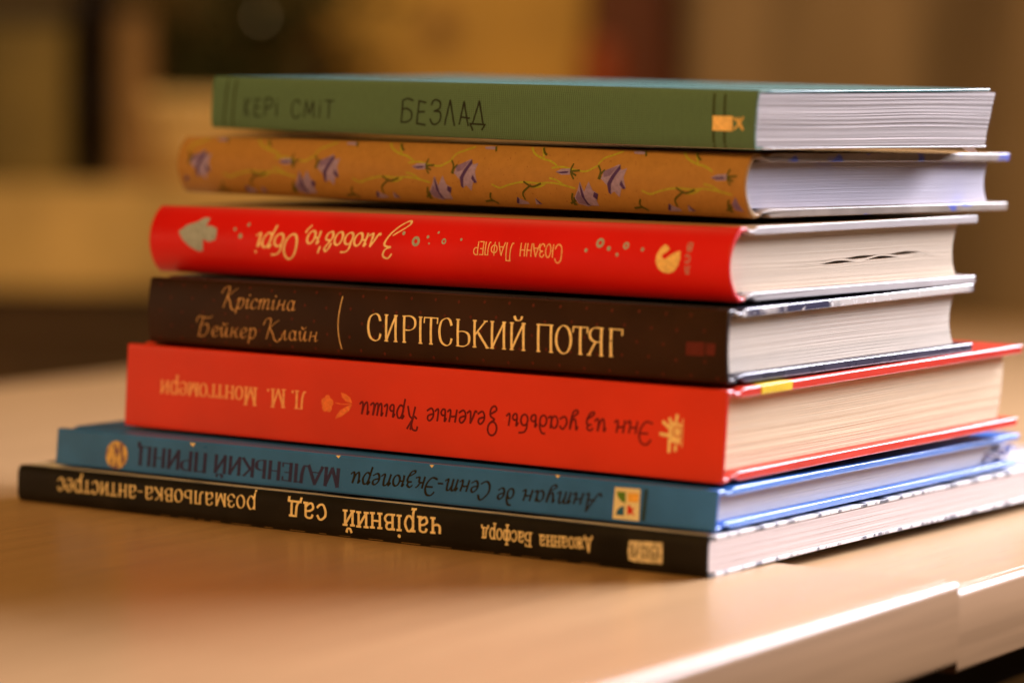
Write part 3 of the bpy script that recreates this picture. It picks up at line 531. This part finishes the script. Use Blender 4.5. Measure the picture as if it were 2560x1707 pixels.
for i in range(24):
    for j in range(5):
        uu_, vv_ = 5+i*8.4+(j % 2)*4.2+random.uniform(-.4, .4), 1.8+j*3.9+random.uniform(-.3, .3)
        if uu_ < 198: k.poly([(uu_-.5, vv_), (uu_, vv_+.6), (uu_+.5, vv_), (uu_, vv_-.6)], 2)
k.build('dot_pattern', B, ink('dot_ink', (.085, .013, .006)), eps=.00002)
# --- red book with the fish
B = Book('hardcover_book', 'bright red hardcover with a rounded spine and a small grey fish', *P['red'], bulge=.0050)
rb = M('scarlet_laminate', (.66, .006, .004), rough=.42, spec=.4, var=.08, vscale=25, bump=.05, bscale=900, flecks=(1500, .735, (.8, .12, .06)))
wc = M('pale_cover', (.50, .45, .43), rough=.42, spec=.5, var=.10, vscale=40)
tn = M('tan_cover', (.42, .28, .15), rough=.4, var=.0, vscale=7, col2=(.40, .27, .15), stretch=(1, 1, 1), flecks=(9, .60, (.06, .05, .05), (1, .25, 1)))
B.spine(rb, th=.0012, wrap=.0034, bevel=.0005)
topmat(B.cover('front_cover', True, [wc, tn], bt=.0023)); B.cover('back_cover', False, wc, bt=.0023)
B.pages(paper('ivory_paper', (.70, .56, .41), .09), ov=.0032, fore=.0062, conc=.0026, z0=.0024, ny=160, nz=48, rough=.00008, sag=.0003,
        gaps={.42: [(38, 12, .10, -.25), (54, 11, .95, -.1), (77.5, 11, .95, .25), (99, 9, .12, .5)], .457: [(66, 10.5, .9, .2), (90, 11, .95, .45), (48, 6, .1, -.1)]})
lt = ink('pale_sand_ink', (.86, .66, .38)); gr = ink('grey_green_ink', (.36, .40, .40))
texts(B, 'red', ("З любов'ю,", 'Обрі'), lt, 'title_lettering', 1.0) if False else None
k = Ink()
for t in TEXTS:
    if t[0] == 'red' and t[2] == 'script':
        if t[1].startswith('З '):
            b_, s_, f_, a0, c0, a1, c1, xh_, cp_, sp_ = t
            k.text('З', f_, a0, c0+.2, a0-4.6, c0+.2, xh_*1.15, cp_*.9); k.text("любов'ю,", f_, a0-6.6, c0+.3, a1, c1+.3, xh_*1.22, cp_)
        else: k.text(t[1], t[2], t[3]+1, t[4], t[5], t[6], t[7]*1.3, t[8])
k.build('title_lettering', B, lt)
texts(B, 'red', ('СЮЗАНН', 'ЛАФЛЕР'), ink('sand_ink', (.85, .52, .26)), 'author_lettering', 1.0)
mark(B, 'fish', ink('fish_ink', (.33, .40, .50)), 'fish_emblem')
for x, y, r, hollow in BUBBLES:
    k = Ink()
    if hollow: k.ring((x, y), r*.72, r*.6)
    else: k.disc((x, y), r, n=10)
    k.build('printed_bubble', B, gr)
o = mark(B, 'crest', ink('crest_ink', (.86, .58, .22)), 'publisher_crest')
k = Ink()
for q, (x, y) in enumerate(MARKS['crestletters'][0]):
    UP['_'] = {0: (.64, 'L .1,0 .1,1;C .1,1 .5,1 .5,.6 .1,.54;C .1,.54 .6,.5 .5,0 .1,0'), 1: UP['С'], 2: UP['Л']}[q]
    k.text('_', 'sansc', x+.8, y+.95, x-.8, y+.95, 1.9, 1.9, weight=1.5)
k.build('crest_letters', B, gr)
# --- floral book
B = Book('hardcover_book', 'ochre hardcover with bluebell flowers printed on its rounded spine', *P['orange'], bulge=.0042)
kr = M('kraft_paper_cover', (.38, .205, .055), rough=.5, spec=.3, var=.05, vscale=420, bump=.08, bscale=900, flecks=(1400, .66, (.28, .13, .04)))
krc = M('kraft_board_glare', (.34, .27, .21), rough=.42, spec=.5, var=.12, vscale=90, flecks=(60, .60, (.10, .13, .55), (1, 1.2, 2)))  # same kraft, paled in its colour for window glare; flecks are printed flowers
B.spine(kr, th=.0013, wrap=.0034, bevel=.0005); topmat(B.cover('front_cover', True, [krc, kr], bt=.0024)); B.cover('back_cover', False, krc, bt=.0024)
B.pages(paper('white_paper', (.70, .65, .72), .08), ov=.0032, fore=.0066, conc=.0022, z0=.0025, rough=.00010, sag=.0003)
pet = ink('petal_ink', (.30, .245, .50)); fol = ink('violet_fold_ink', (.065, .032, .17)); fo2 = ink('soft_violet_ink', (.19, .135, .34)); stm = ink('stem_ink', (.36, .36, .035)); grn = ink('leaf_ink', (.085, .085, .012))
mats = [pet, fo2, fol, stm, grn]; order = {'petal': (0, .00005), 'fold2': (1, .00009), 'fold': (2, .00013), 'stem': (3, .00002), 'green': (4, .00011)}
for rep in range(-2, 3):
    k = Ink()
    for key in ('stem', 'petal', 'fold2', 'fold', 'green'):
        k.mi, k.off = order[key]
        for p in MOTIF[key]:
            q = [(u+rep*PERIOD, max(.35, min(B.T*1000-.35, v))) for u, v in p]
            if max(a for a, b in q) > 209.5 or min(a for a, b in q) < .6: continue
            if key in ('petal', 'fold', 'fold2'):
                if len({round(b, 2) for a, b in q}) > 2: k.poly(q)
            else: k.line(q, .5 if key == 'stem' else .55)
    if k.quads: k.build('printed_flower_sprig', B, mats, eps=0)
# --- green cloth book on top
B = Book('paperback_book', 'green cloth spined book with handwritten title, topmost of the stack', *P['green'], bulge=.0008, shape='soft')
gc = cloth_mat('green_cloth', (.098, .20, .13))
gtop = M('green_cover_teal_lit', (.07, .20, .19), rough=.28, spec=.6, var=.15, vscale=60, bump=.05, bscale=600)  # cool window light on the green cover is tinted into its colour
B.spine(gc, th=.0006, wrap=.004, bevel=.0003)
flap_cover(B, 'front_cover', True, gtop, .0006, lambda y: B.T-.0007+.0002*max(0, (y-.05)/.058)**2)
flap_cover(B, 'back_cover', False, M('pale_card_cover', (.55, .50, .46), rough=.4, var=.1), .0005, lambda y: .0001)
B.pages(paper('grey_white_paper', (.52, .47, .455), .26, 1.0), ov=.0002, fore=.0006, conc=.0002, z0=.0007, z1=B.T-.0009, ys=.0009, rough=.00022, sag=.0005, slant=-.0036, nz=40)
vs = []; fs = []
for i in range(7):
    a = i/6; yy = B.W-.0085+.003*a*a; zz = .0006-.0022*a*a*.8; vs += [(B.L-.0045+.002*a, yy, zz), (B.L+.0006*a, yy+.0012, zz-.0001)]
for i in range(6): fs.append((2*i, 2*i+1, 2*i+3, 2*i+2))
B.mesh('bent_page_corner', vs, fs, M('page_scrap', (.8, .76, .72), rough=.7, var=.05), smooth=True)
hk = ink('felt_pen_ink', (.010, .013, .006))
texts(B, 'green', ('БЕЗЛАД',), hk, 'title_lettering', 1.15); texts(B, 'green', ('КЕРі', 'СМіТ'), hk, 'author_lettering', 1.45)
rl = ink('ruled_line_ink', (.035, .055, .020))
for p in MARKS['gline']:
    k = Ink(); k.line(p, .8); k.build('ruled_line', B, rl)
mark(B, 'gmark', gold2 if False else ink('orange_stamp_ink', (.90, .62, .26)), 'publisher_stamp', eps=.00013); mark(B, 'gorn', ink('ornament_ink', (.72, .50, .18)), 'stamp_ornament', 'line', .55)
# --- crumpled bookmark in the blue book
BB = Book('tmp', '', *P['blue']); mwb = BB.root.matrix_world.copy(); bpy.data.objects.remove(BB.root)
vs = []; fs = []; R = random.Random(11)
for i in range(12):
    for j in range(5):
        vs.append((.5*BB.L-.012+.0032*j*.9+R.uniform(-.0004, .0004), .5*BB.W-.016+.0019*i, .0052+.0011*math.sin(i*1.3+j*.9)+R.uniform(-.0006, .0006)))
for i in range(11):
    for j in range(4): fs.append((i*5+j, i*5+j+1, i*5+j+6, i*5+j+5))
o = obj('bookmark', vs, fs, M('crumpled_film', (.70, .68, .76), rough=.25, spec=.6, var=.15, vscale=200)); o.matrix_world = mwb
so = o.modifiers.new('s', 'SOLIDIFY'); so.thickness = .0004
tag(o, 'crumpled pale bookmark sticking out of the far edge of the blue book', 'bookmark')
# ------------------------------------------------------------------ the room behind, far out of focus
def bx(x, Y=1.4): return -.2689-.122*(Y-1.4)+x*.00013516*(Y+.807)
def bz(y, x=0, Y=1.4): return .1748+.022*(Y-1.4)-y*.00013503*(Y+.807)+.0000035*x
def quad_struct(name, vs, mat):
    o = obj(name, vs, [(0, 1, 2, 3)], mat); o['kind'] = 'structure'; return o
quad_struct('floor', [(-4, -3, -.74), (4, -3, -.74), (4, 3, -.74), (-4, 3, -.74)], M('dark_floor', (.05, .03, .018), rough=.5, var=.3, vscale=6))
quad_struct('wall', [(-4, 1.92, -.74), (4, 1.92, -.74), (4, 1.92, 1.9), (-4, 1.92, 1.9)], M('dim_wall', (.13, .085, .03), rough=.9, var=.25, vscale=3))
# sideboard with a beige runner
r = empty('sideboard', (-.12, 1.55, -.74)); tag(r, 'dark wooden sideboard behind the desk with a beige cloth over its top', 'sideboard')
dark = M('dark_wood', (.060, .028, .012), rough=.5, var=.3, vscale=10, stretch=(1, 6, 1)); zt = bz(425)+.74
vs, fs = boxv(-.55, .42, -.13, .2, .05, zt-.004); obj('carcass', vs, fs, dark, r, bevel=.004)
for q in (-.5, -.2, .1): 
    vs, fs = boxv(q, q+.28, -.138, -.131, .1, zt-.13); obj('door', vs, fs, dark, r, bevel=.003)
run = M('beige_runner', (.60, .43, .20), rough=.85, var=.25, vscale=14, stretch=(1, 1, .7), bump=.3, bscale=300)
pr = [(-.142, zt-.072), (-.142, zt-.004), (-.136, zt), (.2, zt), (.2, zt-.003), (-.134, zt-.003), (-.138, zt-.007), (-.138, zt-.072)]
vs, fs = prism(pr, -.53, .41, 1); obj('cloth_runner', vs, fs, run, r)
for q in ((-.5, -.1), (.38, -.1), (-.5, .16), (.38, .16)): vs, fs = boxv(q[0]-.02, q[0]+.02, q[1]-.02, q[1]+.02, 0, .05); obj('foot', vs, fs, dark, r)
ZT = zt-.74
def thingbox(name, label, cat, x0, x1, y0, y1, z0, z1, mat, bev=.004):
    cx, cy = (x0+x1)/2, (y0+y1)/2; vs, fs = boxv(x0-cx, x1-cx, y0-cy, y1-cy, 0, z1-z0); o = obj(name, vs, fs, mat, bevel=bev); o.location = (cx, cy, z0); return tag(o, label, cat)
thingbox('box_file', 'olive brown box file at the left end of the sideboard', 'box', bx(-60), bx(145), 1.43, 1.60, ZT+.0002, bz(55), M('olive_card', (.17, .125, .04), rough=.7, var=.3, vscale=12))
thingbox('box_file', 'tan box file between the dark bottle and the plant', 'box', bx(240), bx(335), 1.46, 1.60, ZT+.0002, bz(25), M('tan_card', (.26, .15, .065), rough=.7, var=.2, vscale=12))
vs, fs = lathe([(.011, 0), (.0135, .003), (.0135, .08), (.0125, .088), (.0125, .16), (.0145, .165), (.0145, .24)], 24)
o = obj('bottle', vs, fs, M('dark_glass', (.008, .005, .004), rough=.15, var=.1), smooth=True); o.location = (bx(196), 1.44, ZT+.0002); tag(o, 'tall black bottle standing on the beige runner', 'bottle')
# wall shelf at upper left
r = empty('wall_shelf', (bx(60), 1.62, bz(48))); tag(r, 'dark wall shelf above the sideboard at the upper left', 'shelf')
vs, fs = boxv(-.16, .07, -.13, .29, 0, .02); obj('board', vs, fs, M('black_wood', (.018, .010, .006), rough=.5, var=.2), r, bevel=.002)
vs, fs = boxv(-.02, -.005, -.05, .29, -.015, -.0005); obj('bracket', vs, fs, dark, r)
# plant in a pale pot
r = empty('potted_plant', (bx(445), 1.50, ZT+.0002)); tag(r, 'dark green plant in a pale tan pot on the sideboard', 'plant')
hp = bz(215)-ZT
vs, fs = lathe([(.034, 0), (.040, .002), (.050, hp*.7), (.052, hp-.012), (.055, hp-.011), (.055, hp), (.048, hp), (.047, hp-.01)], 32); obj('pot', vs, fs, M('tan_ceramic', (.82, .62, .34), rough=.6, var=.12, vscale=20), r, smooth=True)
leafv = []; leaff = []; R = random.Random(5)
for i in range(640):
    a = R.uniform(0, 6.28); rad = R.random()**.5; h = R.random()
    px = math.cos(a)*rad*.062+.030*h+R.uniform(0, .06); py = math.sin(a)*rad*.05; pz = hp-.006+h*.125+.01*R.random()
    if px > .03: pz -= (px-.03)*.35
    d = Vector((R.uniform(-1, 1), R.uniform(-1, 1), R.uniform(-.4, .8))).normalized(); t = d.cross(Vector((R.uniform(-1, 1), R.uniform(-1, 1), 1))).normalized(); l = R.uniform(.012, .022); w = l*.3
    c = Vector((px, py, pz)); b = len(leafv); nn = d.cross(t)
    leafv += [c, c+d*l*.5+t*w+nn*.001, c+d*l, c+d*l*.5-t*w+nn*.001]; leaff.append((b, b+1, b+2, b+3))
obj('foliage', leafv, leaff, M('dark_leaf', (.030, .040, .012), rough=.5, var=.35, vscale=60), r, recalc=False)
sv = []; sf = []
for i in range(9):
    a = i*.7; x1_, y1_ = .03*math.cos(a)+.02, .03*math.sin(a); b = len(sv)
    for k in range(4): q = k/3; sv += [(x1_*q-.0012, y1_*q, hp-.01+.1*q), (x1_*q+.0012, y1_*q, hp-.01+.1*q), (x1_*q, y1_*q+.002, hp-.01+.1*q)]
    for k in range(3):
        for m_ in range(3): n_ = (m_+1) % 3; sf.append((b+3*k+m_, b+3*k+n_, b+3*k+3+n_, b+3*k+3+m_))
obj('stems', sv, sf, M('stem_green', (.05, .045, .015), rough=.6, var=.2), r)
# tiny glowing bead among the leaves, added to make a blurred highlight
vs, fs = lathe([(.0002, 0), (.0014, .0008), (.0018, .002), (.0012, .0036), (.0003, .0042)], 12); fl = bpy.data.materials.new('glint_glow'); fl.use_nodes = True
b_ = fl.node_tree.nodes['Principled BSDF']; b_.inputs['Emission Color'].default_value = (1, .72, .38, 1); b_.inputs['Emission Strength'].default_value = 0.7; b_.inputs['Base Color'].default_value = (.6, .4, .2, 1)
o = obj('glint_bead', vs, fs, fl, smooth=True); o.location = (bx(598)-.0, 1.395, bz(47, 598)); tag(o, 'tiny glowing bead added as a highlight among the dark leaves of the plant', 'glint')
# yellow panel with a round spot, leaning behind the stack
r = empty('painted_board', (bx(1040), 1.62, bz(425))); tag(r, 'yellow painted board with a faint round spot standing behind the stack', 'board')
def bx2(x): return bx(x, 1.61)
yl = M('yellow_paint', (.52, .33, .085), rough=.7, var=.16, vscale=14)
ox = bx(1040); oz = bz(425)
vs, fs = boxv(bx2(735)-ox, bx2(1350)-ox, -.01, .01, -.02, .165); obj('panel', vs, fs, yl, r, bevel=.003)
vs, fs = lathe([(.0115, 0), (.0115, .003)], 24); o = obj('round_spot', vs, fs, M('brown_spot', (.20, .105, .04), rough=.7, var=.1), r); o.rotation_euler = (math.pi/2, 0, 0); o.location = (bx2(1010)-ox, -.0105, bz(62, 1010)-oz+.004)
thingbox('book_spine', 'dark red book standing at the left edge of the yellow board', 'book', bx2(722), bx2(768), 1.56, 1.607, -.06, bz(75, 740), M('dark_red_cloth', (.13, .028, .008), rough=.6, var=.2))
thingbox('red_tin', 'small red tin standing before the yellow board beside the dark red cabinet', 'tin', bx2(1330), bx2(1432), 1.53, 1.607, -.06, bz(72, 1380), M('red_tin', (.26, .045, .010), rough=.4, var=.2), .01)
# low table that carries the board (hidden behind the stack)
r = empty('console_table', (.16, 1.60, -.74)); tag(r, 'low dark console behind the stack carrying the yellow board', 'console')
vs, fs = boxv(-.13, .17, -.10, .12, .50, .6795); obj('console_top', vs, fs, dark, r); 
for q in ((-.11, -.08), (.15, -.08), (-.11, .1), (.15, .1)): vs, fs = boxv(q[0]-.015, q[0]+.015, q[1]-.015, q[1]+.015, 0, .50); obj('leg', vs, fs, dark, r)
# dark red cabinet
def bx3(x): return bx(x, 1.54)
r = empty('cabinet', (bx3(1460), 1.66, -.74)); tag(r, 'tall dark red cabinet standing behind the books beside the curtain', 'cabinet')
cw = (bx3(1556)-bx3(1364))/2; dr = M('dark_red_wood', (.085, .016, .005), rough=.5, var=.3, vscale=6, stretch=(3, 3, .6))
vs, fs = boxv(-cw, cw, -.12, .2, .0, 1.9); obj('body', vs, fs, dr, r, bevel=.003)
vs, fs = boxv(-cw+.006, cw-.006, -.128, -.1205, .05, 1.85); obj('door', vs, fs, dr, r, bevel=.003)
# curtain with folds
n = 90; vs = []; fs = []; x0, x1 = bx(1562, 1.56), bx(2352)+.28
for i in range(n+1):
    q = i/n; x = x0+(x1-x0)*q; y = 1.56+.022*math.sin(q*13+.6)+.006*math.sin(q*29+1.3)+.012*math.sin(q*6)
    for z in (-.70, .0, .2, 1.7): vs.append((x+.10*z*math.sin(q*3), y+.004*math.sin(z*9), z))
for i in range(n):
    for j in range(3): fs.append((i*4+j, i*4+4+j, i*4+5+j, i*4+1+j))
o = obj('curtain', vs, fs, M('tan_curtain', (.29, .21, .14), rough=.9, var=.18, vscale=10, stretch=(3, 3, .5), sheen=.1), smooth=True)
so = o.modifiers.new('s', 'SOLIDIFY'); so.thickness = .003
tag(o, 'brown pleated curtain hanging behind the right side of the stack', 'curtain')
